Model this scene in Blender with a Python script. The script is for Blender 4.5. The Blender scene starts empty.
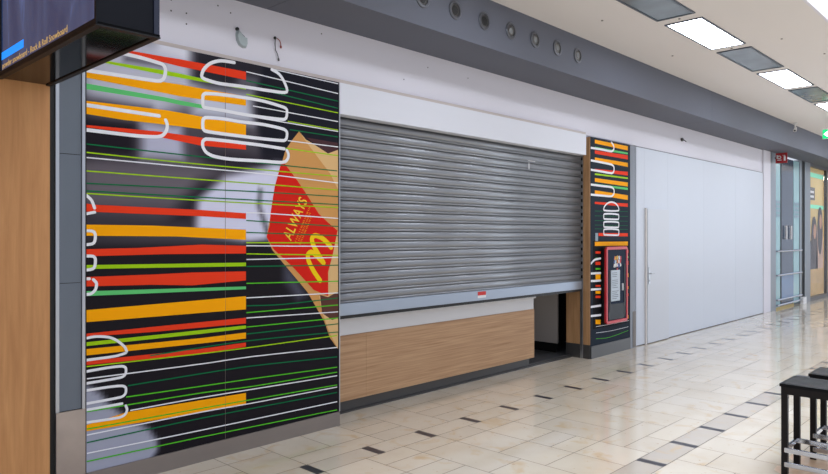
import bpy, bmesh, math, random
from mathutils import Vector, Matrix
R = random.Random(7)
sc = bpy.context.scene
C = sc.collection

# ---------------------------------------------------------------- camera, world, exposure
YAW = math.atan(648 / 675)
cam_d = bpy.data.cameras.new('camera'); cam = bpy.data.objects.new('camera', cam_d); C.objects.link(cam)
cam_d.sensor_width = 36; cam_d.lens = 36 * 675 / 828; cam_d.shift_y = -2 / 828
cam.location = (0, 0, 1.70)
cam.rotation_euler = (math.pi / 2, 0, math.atan2(math.sin(YAW), math.cos(YAW)) - math.pi / 2)
cam_d.clip_end = 200
sc.camera = cam
sc.view_settings.view_transform = 'Standard'; sc.view_settings.look = 'None'
sc.view_settings.exposure = 0.46; sc.view_settings.gamma = 1; sc.view_settings.use_curve_mapping = False
w = bpy.data.worlds.new('world'); sc.world = w; w.use_nodes = True
w.node_tree.nodes['Background'].inputs[0].default_value = (0.80, 0.86, 1.0, 1)
w.node_tree.nodes['Background'].inputs[1].default_value = 0.60
def area(name, loc, size, rot, power, col):
    l = bpy.data.lights.new(name, 'AREA'); l.shape = 'RECTANGLE'; l.size, l.size_y = size; l.energy = power; l.color = col
    o = bpy.data.objects.new(name, l); C.objects.link(o); o.location = loc; o.rotation_euler = rot
    return o
# daylight of the glazed atrium roof on the open side of the mall walkway
area('atrium_daylight', (13, -0.5, 9.0), (30, 4.0), (math.radians(0), 0, 0), 1800, (0.84, 0.91, 1.0))

# added cool fill, no known source: brightens the far floor and hoarding
area('far_end_fill', (27, -3.2, 2.4), (4.5, 4.0), (math.radians(90), 0, math.radians(90)), 170, (0.74, 0.86, 1.0))

# ---------------------------------------------------------------- materials
MT = {}
def srgb(r, g=None, b=None):
    if g is None: r, g, b = r
    f = lambda v: (v / 255 / 12.92) if v / 255 <= .04045 else ((v / 255 + .055) / 1.055) ** 2.4
    return (f(r), f(g), f(b), 1)
def mat(name, col, rough=.5, metal=0, spec=.5, coat=0, bump=0, bscale=40, var=0, vscale=3, emit=None, estr=0, trans=0):
    if name in MT: return MT[name]
    m = bpy.data.materials.new(name); m.use_nodes = True; nt = m.node_tree; b = nt.nodes['Principled BSDF']
    b.inputs['Base Color'].default_value = srgb(col); b.inputs['Roughness'].default_value = rough
    b.inputs['Metallic'].default_value = metal; b.inputs['Specular IOR Level'].default_value = spec
    b.inputs['Coat Weight'].default_value = coat; b.inputs['Coat Roughness'].default_value = .08
    b.inputs['Transmission Weight'].default_value = trans
    if emit: b.inputs['Emission Color'].default_value = srgb(emit); b.inputs['Emission Strength'].default_value = estr
    tc = nt.nodes.new('ShaderNodeTexCoord')
    if var:
        n = nt.nodes.new('ShaderNodeTexNoise'); n.inputs['Scale'].default_value = vscale; n.inputs['Detail'].default_value = 5
        nt.links.new(tc.outputs['Object'], n.inputs['Vector'])
        mx = nt.nodes.new('ShaderNodeMix'); mx.data_type = 'RGBA'
        c = srgb(col); mx.inputs['A'].default_value = tuple(min(1, v * (1 - var)) for v in c[:3]) + (1,)
        mx.inputs['B'].default_value = tuple(min(1, v * (1 + var)) for v in c[:3]) + (1,)
        nt.links.new(n.outputs['Fac'], mx.inputs['Factor']); nt.links.new(mx.outputs['Result'], b.inputs['Base Color'])
    if bump:
        n = nt.nodes.new('ShaderNodeTexNoise'); n.inputs['Scale'].default_value = bscale
        bp = nt.nodes.new('ShaderNodeBump'); bp.inputs['Strength'].default_value = bump; bp.inputs['Distance'].default_value = .01
        nt.links.new(tc.outputs['Object'], n.inputs['Vector']); nt.links.new(n.outputs['Fac'], bp.inputs['Height']); nt.links.new(bp.outputs[0], b.inputs['Normal'])
    MT[name] = m
    return m
def wood(name, c1, c2, scale, rough=.45):
    m = bpy.data.materials.new(name); m.use_nodes = True; nt = m.node_tree; b = nt.nodes['Principled BSDF']
    tc = nt.nodes.new('ShaderNodeTexCoord'); mp = nt.nodes.new('ShaderNodeMapping'); mp.inputs['Scale'].default_value = scale
    n = nt.nodes.new('ShaderNodeTexNoise'); n.inputs['Scale'].default_value = 1; n.inputs['Detail'].default_value = 8; n.inputs['Roughness'].default_value = .6; n.inputs['Distortion'].default_value = .4
    r = nt.nodes.new('ShaderNodeValToRGB'); r.color_ramp.elements[0].position = .3; r.color_ramp.elements[1].position = .7
    r.color_ramp.elements[0].color = srgb(c1); r.color_ramp.elements[1].color = srgb(c2)
    L = nt.links.new
    L(tc.outputs['Object'], mp.inputs[0]); L(mp.outputs[0], n.inputs['Vector']); L(n.outputs['Fac'], r.inputs[0]); L(r.outputs[0], b.inputs['Base Color'])
    b.inputs['Roughness'].default_value = rough; b.inputs['Specular IOR Level'].default_value = .35
    MT[name] = m
    return m
def vcol(name, rough=.3, coat=0, spots=False):
    m = bpy.data.materials.new(name); m.use_nodes = True; nt = m.node_tree; b = nt.nodes['Principled BSDF']; L = nt.links.new
    a = nt.nodes.new('ShaderNodeAttribute'); a.attribute_name = 'print'
    b.inputs['Roughness'].default_value = rough; b.inputs['Coat Weight'].default_value = coat
    if not spots: b.inputs['Specular IOR Level'].default_value = .1
    out = a.outputs['Color']
    if spots:
        tc = nt.nodes.new('ShaderNodeTexCoord')
        def layer(out, sc_, lo, hi, col, det=6, fac=1.0, dist=0.):
            n = nt.nodes.new('ShaderNodeTexNoise'); n.inputs['Scale'].default_value = sc_; n.inputs['Detail'].default_value = det; n.inputs['Distortion'].default_value = dist
            L(tc.outputs['Object'], n.inputs['Vector'])
            r = nt.nodes.new('ShaderNodeMapRange'); r.inputs['From Min'].default_value = lo; r.inputs['From Max'].default_value = hi; r.inputs['To Max'].default_value = fac
            L(n.outputs['Fac'], r.inputs['Value'])
            mx = nt.nodes.new('ShaderNodeMix'); mx.data_type = 'RGBA'; mx.inputs['B'].default_value = srgb(col)
            L(r.outputs[0], mx.inputs['Factor']); L(out, mx.inputs['A']); return mx.outputs['Result']
        out = layer(out, 2.2, .45, .75, (186, 170, 146), 8, .5)
        out = layer(out, 5, .57, .74, (196, 164, 116), 12, .6, .8)
        out = layer(out, 22, .67, .76, (156, 112, 62), 6, .7)
        g = nt.nodes.new('ShaderNodeTexNoise'); g.inputs['Scale'].default_value = 1.3; g.inputs['Detail'].default_value = 4; L(tc.outputs['Object'], g.inputs['Vector'])
        r = nt.nodes.new('ShaderNodeMapRange'); r.inputs['To Min'].default_value = rough * .6; r.inputs['To Max'].default_value = rough * 1.4; L(g.outputs['Fac'], r.inputs['Value']); L(r.outputs[0], b.inputs['Roughness'])
    L(out, b.inputs['Base Color'])
    MT[name] = m
    return m
M_wall = mat('white_wall_paint', (221, 218, 226), .6, var=.015, vscale=2)
M_board = mat('white_hoarding_board', (206, 211, 221), .42, var=.01)
M_seam = mat('board_joint', (140, 140, 146), .7)
M_beige = mat('beige_trim', (196, 184, 178), .5)
M_grey = mat('blue_grey_paint', (97, 100, 111), .62, 0, .3, var=.03, vscale=.6)
M_ceil = mat('ceiling_paint', (226, 221, 219), .8, var=.02, vscale=.8)
M_black = mat('black', (10, 10, 11), .5)
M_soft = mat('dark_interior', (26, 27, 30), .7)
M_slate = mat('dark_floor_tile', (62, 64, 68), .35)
M_steel = mat('brushed_steel', (150, 142, 138), .32, .85, bump=.02, bscale=9, var=.1, vscale=2)
M_steel2 = mat('scratched_steel', (178, 166, 158), .28, .8, var=.25, vscale=5, bump=.04, bscale=14)
M_alu = mat('aluminium', (190, 192, 196), .28, .9)
M_shut = mat('galvanised_slat', (150, 152, 156), .40, .62, var=.10, vscale=2.5)
M_rail = mat('bottom_rail_metal', (168, 178, 192), .42, .6)
M_dgrey = mat('dark_grey_metal', (88, 86, 85), .4, .6)
M_glassp = mat('grey_enamel_panel', (104, 112, 122), .25, 0, var=.06, vscale=3)
M_wood = wood('oak_wall_panel', (186, 130, 80), (212, 156, 102), (22, 22, 1.3))
M_woodc = wood('oak_counter_front', (160, 120, 86), (200, 162, 124), (1.3, 30, 60))
M_woodr = wood('oak_reveal', (158, 118, 80), (190, 148, 106), (20, 20, 1.6))
M_white = mat('white_laminate', (226, 224, 224), .4)
M_gloss = mat('black_gloss', (6, 5, 6), .10, 0, .28)
M_gloss.node_tree.nodes['Principled BSDF'].inputs['IOR'].default_value = 1.28
M_casing = mat('black_casing', (13, 16, 25), .5, 0, .2)
M_stool = mat('dark_stained_wood', (22, 19, 20), .45, 0, .2, var=.2, vscale=12)
M_seat = mat('dark_glossy_seat', (17, 18, 21), .42, 0, .1)
M_chrome = mat('chrome', (196, 200, 208), .16, 1)
M_navy = mat('navy_board', (30, 42, 60), .6, 0, .12)
M_lampon = mat('lit_diffuser', (255, 255, 255), .5, emit=(236, 243, 255), estr=12)
M_lampoff = mat('unlit_diffuser', (112, 124, 132), .18, 0, .6, var=.35, vscale=3)
M_frame = mat('lamp_frame', (70, 80, 94), .4)
COL = dict(red=(236, 62, 30), orange=(255, 170, 0), lime=(160, 206, 20), mint=(98, 200, 116), green=(84, 190, 40), dgreen=(14, 112, 66), white=(236, 236, 240),
    kraft=(208, 152, 88), kraft_light=(222, 182, 126), maroon=(74, 46, 50), red2=(214, 34, 22), brown=(92, 58, 50), yellow=(246, 204, 20), greyblue=(150, 168, 180), navy=(32, 42, 54))

# ---------------------------------------------------------------- helpers
def bm_obj(name, bm, m, parent=None, smooth=False):
    me = bpy.data.meshes.new(name); bm.normal_update(); bm.to_mesh(me); bm.free()
    for x in (m if isinstance(m, (list, tuple)) else [m]): me.materials.append(x)
    if smooth:
        for p in me.polygons: p.use_smooth = True
    o = bpy.data.objects.new(name, me); C.objects.link(o)
    if parent:
        o.parent = parent
    return o
def add_box(bm, a, b, mi=0, bev=0):
    a, b = Vector([min(a[i], b[i]) for i in range(3)]), Vector([max(a[i], b[i]) for i in range(3)])
    r = bmesh.ops.create_cube(bm, size=1, matrix=Matrix.Translation((a + b) / 2) @ Matrix.Diagonal(((b - a).x, (b - a).y, (b - a).z, 1)))
    fs = {f for v in r['verts'] for f in v.link_faces}
    for f in fs: f.material_index = mi
    if bev:
        es = {e for v in r['verts'] for e in v.link_edges}
        bmesh.ops.bevel(bm, geom=list(es), offset=bev, segments=2, affect='EDGES', profile=.6)
def add_cyl(bm, p, q, r, r2=None, seg=20, mi=0, caps=True):
    p, q = Vector(p), Vector(q); d = q - p
    rot = d.to_track_quat('Z', 'Y').to_matrix().to_4x4()
    res = bmesh.ops.create_cone(bm, cap_ends=caps, segments=seg, radius1=r, radius2=r if r2 is None else r2, depth=d.length, matrix=Matrix.Translation((p + q) / 2) @ rot)
    for v in res['verts']:
        for f in v.link_faces: f.material_index = mi
def add_ring(bm, c, axis, ro, ri, th, seg=28, mi=0):
    q = Vector(axis).to_track_quat('Z', 'Y').to_matrix(); c = Vector(c); vs = []
    for k in range(seg):
        a = 2 * math.pi * k / seg; d = Vector((math.cos(a), math.sin(a), 0))
        vs.append([bm.verts.new(c + q @ (d * r + Vector((0, 0, z)))) for r, z in ((ro, 0), (ro, th * .6), (ro * .93, th), (ri * 1.08, th), (ri, 0))])
    for k in range(seg):
        A, B = vs[k], vs[(k + 1) % seg]
        for j in range(5): bm.faces.new((A[j], B[j], B[(j + 1) % 5], A[(j + 1) % 5])).material_index = mi
def box(name, a, b, m, parent=None, bev=0):
    bm = bmesh.new(); add_box(bm, a, b, 0, bev)
    return bm_obj(name, bm, m, parent)
def boxes(name, l, m, parent=None, bev=0):
    bm = bmesh.new()
    for a, b in l: add_box(bm, a, b, 0, bev)
    return bm_obj(name, bm, m, parent)
def struct(o, label=None):
    o['kind'] = 'structure'
    if label: o['label'] = label
    return o
def tag(o, label, cat, group=None, kind=None):
    o['label'] = label; o['category'] = cat
    if group: o['group'] = group
    if kind: o['kind'] = kind
    return o
def thing(name, loc, label, cat, group=None):
    o = bpy.data.objects.new(name, None); C.objects.link(o); o.location = loc; o.empty_display_size = .1
    return tag(o, label, cat, group)
def under(o, root):       # parent while keeping world coordinates
    if root.type == 'EMPTY': o.parent = root; o.matrix_parent_inverse = Matrix.Translation(-Vector(root.location))
    else: o.parent = root                       # a part of a part: parts keep world coordinates
    return o
def text_obj(name, s, size, m, mtx, parent=None, extrude=.0006, sx=1.0, bold=0):
    cu = bpy.data.curves.new('t', 'FONT'); cu.body = s; cu.size = size; cu.extrude = extrude; cu.offset = bold; cu.resolution_u = 3
    t = bpy.data.objects.new('t', cu); C.objects.link(t); bpy.context.view_layer.update()
    me = bpy.data.meshes.new_from_object(t.evaluated_get(bpy.context.evaluated_depsgraph_get()))
    bpy.data.objects.remove(t)
    me.transform(mtx @ Matrix.Diagonal((sx, 1, 1, 1))); me.name = name
    me.materials.clear(); me.materials.append(m)
    if parent is None: return me
    o = bpy.data.objects.new(name, me); C.objects.link(o)
    return under(o, parent)
def frame_mtx(o, xdir, up):
    x = Vector(xdir).normalized(); u = Vector(up).normalized(); n = x.cross(u)
    return Matrix(((x.x, u.x, n.x, o[0]), (x.y, u.y, n.y, o[1]), (x.z, u.z, n.z, o[2]), (0, 0, 0, 1)))

# ---------------------------------------------------------------- print data, metres on the panel (x along the corridor, height)
ART = {
 'bands': [
  ('red',[[1.889,2.967],[1.975,2.976],[2.265,2.983],[2.379,2.987],[2.932,2.991]],[[1.889,2.966],[1.952,2.958],[2.265,2.94],[2.379,2.934],[2.932,2.927]]),
  ('lime',[[1.719,2.875],[1.816,2.876],[2.241,2.884],[2.379,2.882],[2.932,2.859]],[[1.719,2.858],[1.823,2.861],[2.241,2.852],[2.379,2.851],[2.932,2.85]]),
  ('orange',[[1.713,2.777],[2.265,2.8],[2.379,2.802],[2.932,2.797]],[[1.713,2.741],[2.265,2.721],[2.379,2.715],[2.932,2.723]]),
  ('mint',[[1.719,2.703],[2.265,2.691],[2.379,2.684],[2.561,2.678]],[[1.719,2.666],[2.265,2.661],[2.379,2.653],[2.561,2.65]]),
  ('orange',[[1.719,2.588],[2.265,2.6],[2.379,2.596],[2.932,2.573]],[[1.719,2.501],[1.97,2.492],[2.379,2.495],[2.932,2.489]]),
  ('red',[[1.719,2.428],[2.22,2.44],[2.538,2.431],[2.932,2.415]],[[1.719,2.413],[2.22,2.401],[2.538,2.371],[2.932,2.375]]),
  ('red',[[1.719,1.908],[1.777,1.902],[2.538,1.888],[2.932,1.872]],[[1.719,1.855],[2.538,1.841],[2.932,1.827]]),
  ('orange',[[1.721,1.769],[2.161,1.767],[2.932,1.743]],[[1.721,1.695],[2.356,1.689],[2.932,1.662]]),
  ('red',[[1.721,1.606],[2.074,1.61],[2.555,1.628],[2.932,1.614]],[[1.721,1.559],[2.257,1.562],[2.932,1.554]]),
  ('lime',[[1.721,1.501],[2.932,1.482]],[[1.721,1.475],[2.932,1.453]]),
  ('red',[[1.721,1.422],[2.164,1.42],[2.474,1.422],[2.932,1.413]],[[1.721,1.36],[2.164,1.347],[2.474,1.326],[2.932,1.341]]),
  ('mint',[[1.721,1.328],[2.932,1.293]],[[1.721,1.296],[2.932,1.271]]),
  ('orange',[[1.721,1.203],[2.932,1.216]],[[1.721,1.123],[2.932,1.112]]),
  ('red',[[1.721,1.047],[2.161,1.048],[2.932,1.046]],[[1.721,1.027],[2.161,1.012],[2.932,1.0]]),
  ('lime',[[1.721,0.99],[2.538,0.987],[2.932,0.985]],[[1.721,0.965],[2.538,0.959],[2.932,0.96]]),
  ('orange',[[1.721,0.945],[2.538,0.927],[2.932,0.929]],[[1.721,0.903],[2.538,0.887],[2.932,0.881]]),
  ('red',[[1.721,0.866],[2.538,0.846],[2.932,0.849]],[[1.721,0.839],[2.538,0.81],[2.932,0.816]]),
  ('orange',[[1.721,0.442],[1.984,0.477],[2.932,0.45]],[[1.721,0.401],[2.154,0.383],[2.932,0.365]]),
 ],
 'lines': [
  ('dgreen',[[1.721,2.302],[2.538,2.287],[3.863,2.271]]),
  ('lime',[[1.721,2.247],[2.458,2.231],[3.863,2.222]]),
  ('white',[[1.721,2.213],[2.538,2.202],[3.11,2.194],[3.875,2.164]]),
  ('lime',[[1.721,2.124],[2.538,2.116],[3.11,2.111],[3.875,2.1]]),
  ('dgreen',[[1.721,2.042],[2.538,2.045],[3.11,2.047],[3.875,2.043]]),
  ('dgreen',[[1.721,1.992],[2.538,1.983],[3.875,1.972]]),
  ('lime',[[1.721,1.975],[2.538,1.959],[3.875,1.944]]),
  ('dgreen',[[2.154,0.846],[2.932,0.861],[3.875,0.835]]),
  ('lime',[[1.721,0.829],[2.538,0.81],[2.932,0.806],[3.863,0.805]]),
  ('white',[[1.724,0.748],[2.538,0.733],[2.989,0.731],[3.863,0.699]]),
  ('dgreen',[[1.997,0.658],[2.538,0.66],[2.989,0.656],[3.863,0.615]]),
  ('green',[[1.984,0.582],[2.538,0.566],[2.989,0.554],[3.863,0.523]]),
  ('green',[[1.724,0.53],[2.538,0.516],[2.989,0.493],[3.863,0.479]]),
  ('white',[[2.012,0.484],[2.538,0.481],[3.863,0.447]]),
  ('green',[[1.724,0.415],[2.538,0.4],[3.863,0.365]]),
  ('white',[[1.724,0.375],[2.538,0.372],[2.989,0.36],[3.863,0.346]]),
  ('dgreen',[[1.724,0.325],[2.538,0.326],[3.863,0.298]]),
  ('white',[[1.724,0.254],[2.538,0.236],[3.863,0.216]]),
  ('green',[[1.724,0.2],[2.538,0.185],[3.863,0.143]]),
  ('lime',[[2.936,1.551],[3.875,1.519]]),
  ('white',[[2.936,1.506],[3.875,1.5]]),
  ('dgreen',[[2.936,1.451],[3.875,1.431]]),
  ('green',[[2.936,1.317],[3.875,1.288]]),
  ('white',[[2.936,1.202],[3.875,1.184]]),
  ('dgreen',[[2.936,1.139],[3.276,1.125],[3.875,1.139]]),
  ('green',[[2.936,1.085],[3.875,1.076]]),
  ('white',[[2.936,1.043],[3.875,1.015]]),
  ('green',[[2.936,0.971],[3.875,0.96]]),
  ('dgreen',[[2.936,0.916],[3.875,0.908]]),
  ('white',[[2.934,1.877],[3.11,1.876],[3.875,1.848]]),
  ('dgreen',[[2.934,1.815],[3.875,1.776]]),
  ('dgreen',[[2.934,1.721],[3.875,1.694]]),
  ('lime',[[2.934,1.639],[3.875,1.629]]),
  ('white',[[2.934,1.615],[3.875,1.598]]),
  ('white',[[2.934,2.993],[3.875,2.961]]),
  ('white',[[3.174,3.057],[3.875,3.049]]),
  ('dgreen',[[2.934,2.922],[3.875,2.893]]),
  ('dgreen',[[2.97,2.877],[3.875,2.83]]),
  ('lime',[[2.934,2.814],[3.875,2.789]]),
  ('white',[[2.995,2.73],[3.875,2.711]]),
  ('lime',[[3.331,2.648],[3.875,2.635]]),
  ('white',[[2.97,2.643],[3.875,2.623]]),
  ('dgreen',[[3.352,2.581],[3.875,2.574]]),
  ('white',[[3.331,2.487],[3.875,2.485]]),
  ('lime',[[3.312,2.422],[3.875,2.407]]),
 ],
 'strokes': [
  (0.026,0,[[1.889,2.953],[1.936,2.949],[2.082,2.943],[2.205,2.931],[2.25,2.922],[2.267,2.889],[2.256,2.829],[2.228,2.804],[2.169,2.798],[1.943,2.794],[1.719,2.79]]),
  (0.026,0,[[1.719,2.56],[2.22,2.551]]),
  (0.025,0,[[2.268,2.528],[2.28,2.494],[2.272,2.45],[2.242,2.413],[2.191,2.399],[2.054,2.392],[1.721,2.396]]),
  (0.026,0,[[3.174,3.052],[3.246,3.026],[3.299,2.965],[3.32,2.892],[3.207,2.877],[2.88,2.869],[2.695,2.861],[2.582,2.873],[2.55,2.89],[2.568,2.946],[2.624,3.002],[2.709,3.037],[2.826,3.045]]),
  (0.026,1,[[2.561,2.67],[2.561,2.748],[2.582,2.766],[2.724,2.779],[3.063,2.784],[3.288,2.76],[3.322,2.741],[3.316,2.678],[3.288,2.658],[3.072,2.651],[2.88,2.652],[2.722,2.658],[2.577,2.66]]),
  (0.026,1,[[2.561,2.5],[2.561,2.564],[2.582,2.585],[2.722,2.594],[2.88,2.59],[3.091,2.593],[3.288,2.578],[3.322,2.556],[3.316,2.502],[3.288,2.483],[3.072,2.477],[2.88,2.477],[2.722,2.478],[2.582,2.483]]),
  (0.026,0,[[3.296,2.415],[3.063,2.424],[2.88,2.426],[2.722,2.427],[2.588,2.424],[2.56,2.403],[2.561,2.362],[2.589,2.323],[2.653,2.299],[2.797,2.289],[3.063,2.296],[3.264,2.3],[3.312,2.314],[3.336,2.348],[3.336,2.38],[3.322,2.404]]),
  (0.02,0,[[1.721,1.962],[1.754,1.93],[1.773,1.88]]),
  (0.02,0,[[1.773,1.852],[1.721,1.841]]),
  (0.02,0,[[1.721,1.728],[1.764,1.724],[1.778,1.699],[1.768,1.647],[1.721,1.636]]),
  (0.02,0,[[1.721,1.561],[1.764,1.558],[1.778,1.538],[1.769,1.48],[1.721,1.468]]),
  (0.02,0,[[1.721,1.41],[1.74,1.409]]),
  (0.02,0,[[1.765,1.403],[1.785,1.376],[1.778,1.335],[1.751,1.31],[1.721,1.307]]),
  (0.018,0,[[1.721,1.017],[1.771,1.022],[1.828,1.016],[1.876,1.004],[1.921,0.979],[1.972,0.931],[1.988,0.896]]),
  (0.018,0,[[1.981,0.887],[1.912,0.874],[1.721,0.872]]),
  (0.018,0,[[1.721,0.797],[1.861,0.802],[1.955,0.799],[1.981,0.782],[1.977,0.739],[1.946,0.723],[1.721,0.718]]),
  (0.018,0,[[1.721,0.671],[1.861,0.671],[1.955,0.664],[1.981,0.646],[1.977,0.605],[1.946,0.588],[1.721,0.584]]),
  (0.018,0,[[1.721,0.542],[1.955,0.542]]),
  (0.018,0,[[1.981,0.523],[1.99,0.492],[1.972,0.461],[1.929,0.45],[1.721,0.459]]),
 ],
 'polys': [
  ('kraft',[[3.448,2.576],[3.52,2.503],[3.784,2.247],[3.875,2.11],[3.875,0.683],[3.784,0.791],[3.721,0.941],[3.538,1.21],[3.184,1.573],[3.125,1.684],[3.163,1.863],[3.207,2.11],[3.28,2.316],[3.312,2.411],[3.386,2.506]]),
  ('maroon',[[3.522,2.533],[3.875,2.521],[3.875,2.449],[3.761,2.417]]),
  ('kraft_light',[[3.448,2.579],[3.52,2.516],[3.586,2.492],[3.761,2.417],[3.875,2.46],[3.875,2.106],[3.784,2.243],[3.516,2.503]]),
  ('red2',[[3.28,2.316],[3.423,2.168],[3.498,2.083],[3.659,1.885],[3.761,1.81],[3.87,1.739],[3.818,1.54],[3.761,1.374],[3.764,1.163],[3.605,1.225],[3.383,1.432],[3.195,1.581],[3.125,1.684],[3.155,1.782],[3.163,1.88],[3.202,2.09],[3.256,2.262]]),
  ('kraft_light',[[3.87,1.739],[3.875,1.736],[3.875,0.683],[3.784,0.826],[3.694,1.028],[3.662,1.17],[3.764,1.163],[3.764,1.365],[3.818,1.54]]),
  ('brown',[[3.672,1.178],[3.761,1.154],[3.875,1.196],[3.875,0.959],[3.806,0.948],[3.694,1.019]]),
 ],
 'bg': [
  ((0.3,0.28,0.31),0.15,[[1.682,3.049],[3.957,3.547],[3.957,1.475],[1.682,1.536]]),
  ((0.76,0.76,0.82),0.1,[[1.682,3.049],[2.538,3.124],[2.522,2.709],[2.154,2.515],[1.682,2.535]]),
  ((0.88,0.88,0.92),0.06,[[2.154,3.152],[2.538,3.124],[2.458,2.982],[2.228,3.011]]),
  ((0.16,0.14,0.17),0.07,[[1.682,2.614],[2.154,2.6],[2.154,2.578],[1.682,2.549]]),
  ((0.22,0.2,0.24),0.05,[[1.977,2.934],[2.228,2.939],[2.242,2.913],[1.977,2.906]]),
  ((0.16,0.15,0.18),0.07,[[2.474,3.103],[3.082,3.113],[3.082,2.871],[2.925,2.846],[2.474,2.836]]),
  ((0.38,0.37,0.41),0.05,[[2.88,2.957],[3.082,2.968],[3.044,2.849],[2.835,2.864]]),
  ((0.78,0.79,0.85),0.08,[[2.474,2.791],[2.97,2.822],[3.007,2.587],[2.474,2.584]]),
  ((0.1,0.1,0.14),0.05,[[3.082,3.153],[3.957,3.142],[3.957,2.214],[3.459,2.293],[3.082,2.265],[3.026,2.702]]),
  ((0.12,0.1,0.13),0.06,[[1.682,2.483],[2.054,2.488],[2.04,2.222],[1.682,2.207]]),
  ((0.72,0.72,0.8),0.06,[[2.096,2.493],[2.395,2.5],[2.411,2.252],[2.096,2.241]]),
  ((0.16,0.14,0.17),0.08,[[2.538,2.337],[3.082,2.322],[3.459,2.336],[3.016,2.204],[2.579,2.205]]),
  ((0.42,0.39,0.42),0.1,[[1.682,2.18],[2.538,2.217],[2.835,2.145],[2.303,1.917],[1.682,1.904]]),
  ((0.13,0.11,0.14),0.1,[[2.287,1.779],[2.538,2.097],[2.88,2.195],[2.722,2.077],[2.498,1.916],[2.458,1.781]]),
  ((0.84,0.84,0.92),0.05,[[2.522,1.962],[2.748,2.155],[3.082,2.241],[3.207,2.291],[3.296,2.29],[3.256,1.865],[3.129,1.619],[2.952,1.637],[2.88,1.661],[2.506,1.722]]),
  ((0.36,0.35,0.39),0.03,[[3.054,2.078],[3.082,2.063],[3.072,1.934],[3.158,1.724],[3.12,1.708],[3.035,1.933]]),
  ((0.22,0.2,0.23),0.07,[[1.682,1.825],[2.228,1.815],[2.379,1.751],[1.682,1.667]]),
  ((0.115,0.1,0.12),0.07,[[1.682,1.647],[2.379,1.634],[2.97,1.612],[3.139,1.643],[3.957,0.754],[3.957,-0.147],[1.682,0.088]]),
  ((0.115,0.1,0.12),0.04,[[2.934,1.637],[3.12,1.651],[3.356,1.365],[2.934,1.185]]),
  ((0.3,0.3,0.36),0.06,[[3.296,1.476],[3.417,1.354],[3.522,1.179],[3.438,1.15],[3.296,1.326]]),
  ((0.64,0.65,0.72),0.03,[[1.62,0.756],[1.732,0.699],[1.81,0.639],[1.876,0.546],[2.012,0.418],[2.14,0.336],[2.205,0.237],[2.213,0.164],[2.154,0.092],[1.943,0.061],[1.62,0.072]]),
 ],
 'bands2': [
  ('orange',[[8.464,3.019],[9.447,3.021]],[[8.464,2.967],[9.447,2.957]]),
  ('mint',[[8.464,2.921],[9.447,2.926]],[[8.464,2.886],[9.447,2.899]]),
  ('red',[[8.464,2.871],[9.447,2.886]],[[8.464,2.825],[9.447,2.823]]),
  ('orange',[[8.464,2.773],[9.447,2.773]],[[8.464,2.731],[9.447,2.712]]),
  ('red',[[8.464,2.615],[9.447,2.64]],[[8.464,2.584],[9.447,2.584]]),
  ('lime',[[8.464,2.554],[9.447,2.555]],[[8.464,2.531],[9.447,2.533]]),
  ('orange',[[8.464,2.489],[9.447,2.481]],[[8.464,2.436],[9.447,2.42]]),
  ('mint',[[8.464,2.409],[9.447,2.402]],[[8.464,2.384],[9.447,2.369]]),
  ('orange',[[8.464,2.319],[9.447,2.291]],[[8.464,2.259],[9.447,2.221]]),
  ('red',[[8.464,2.159],[9.447,2.169]],[[8.464,2.13],[9.447,2.118]]),
  ('orange',[[8.464,1.606],[9.447,1.603]],[[8.464,1.548],[9.447,1.544]]),
  ('red',[[8.567,1.728],[9.447,1.727]],[[8.567,1.686],[9.447,1.679]]),
  ('greyblue',[[8.478,1.728],[8.553,1.728]],[[8.478,1.617],[8.553,1.616]]),
  ('red',[[8.483,1.473],[8.624,1.47]],[[8.483,1.441],[8.624,1.438]]),
  ('green',[[8.483,1.386],[8.624,1.382]],[[8.483,1.368],[8.624,1.364]]),
  ('red',[[8.483,1.329],[8.624,1.325]],[[8.483,1.285],[8.624,1.28]]),
  ('green',[[8.483,1.243],[8.624,1.238]],[[8.483,1.219],[8.624,1.214]]),
  ('orange',[[8.483,1.167],[8.624,1.161]],[[8.483,1.07],[8.624,1.063]]),
  ('red',[[8.483,1.008],[8.624,1.0]],[[8.483,0.983],[8.624,0.975]]),
  ('orange',[[8.483,0.926],[8.624,0.918]],[[8.483,0.886],[8.624,0.877]]),
  ('red',[[8.483,0.859],[8.624,0.85]],[[8.483,0.828],[8.624,0.818]]),
  ('orange',[[8.483,0.527],[8.624,0.514]],[[8.483,0.465],[8.624,0.451]]),
  ('red',[[9.418,1.477],[9.463,1.477]],[[9.418,1.433],[9.463,1.432]]),
  ('mint',[[9.418,1.388],[9.463,1.387]],[[9.418,1.359],[9.463,1.357]]),
  ('red',[[9.418,1.314],[9.463,1.313]],[[9.418,1.255],[9.463,1.253]]),
  ('orange',[[9.418,1.136],[9.463,1.134]],[[9.418,1.076],[9.463,1.074]]),
  ('orange',[[9.418,0.943],[9.463,0.94]],[[9.418,0.898],[9.463,0.896]]),
  ('red',[[9.418,0.839],[9.463,0.836]],[[9.418,0.794],[9.463,0.791]]),
  ('orange',[[9.418,0.512],[9.463,0.508]],[[9.418,0.46],[9.463,0.456]]),
 ],
 'lines2': [
  ('dgreen',[[8.464,2.032],[9.447,2.048]]),
  ('dgreen',[[8.464,1.965],[9.447,1.977]]),
  ('dgreen',[[8.464,1.899],[9.447,1.905]]),
  ('dgreen',[[8.464,1.838],[9.447,1.84]]),
  ('dgreen',[[8.464,1.786],[9.447,1.783]]),
  ('white',[[8.497,0.429],[8.782,0.425],[9.486,0.424]]),
  ('white',[[8.497,0.342],[8.929,0.328],[9.463,0.334]]),
  ('green',[[8.497,0.262],[8.864,0.239],[9.463,0.278]]),
 ],
 'strokes2': [
  (0.03,0,[[8.357,2.896],[8.666,2.899],[8.943,2.899],[9.012,2.939],[9.0,2.989],[8.938,3.029]]),
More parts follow.
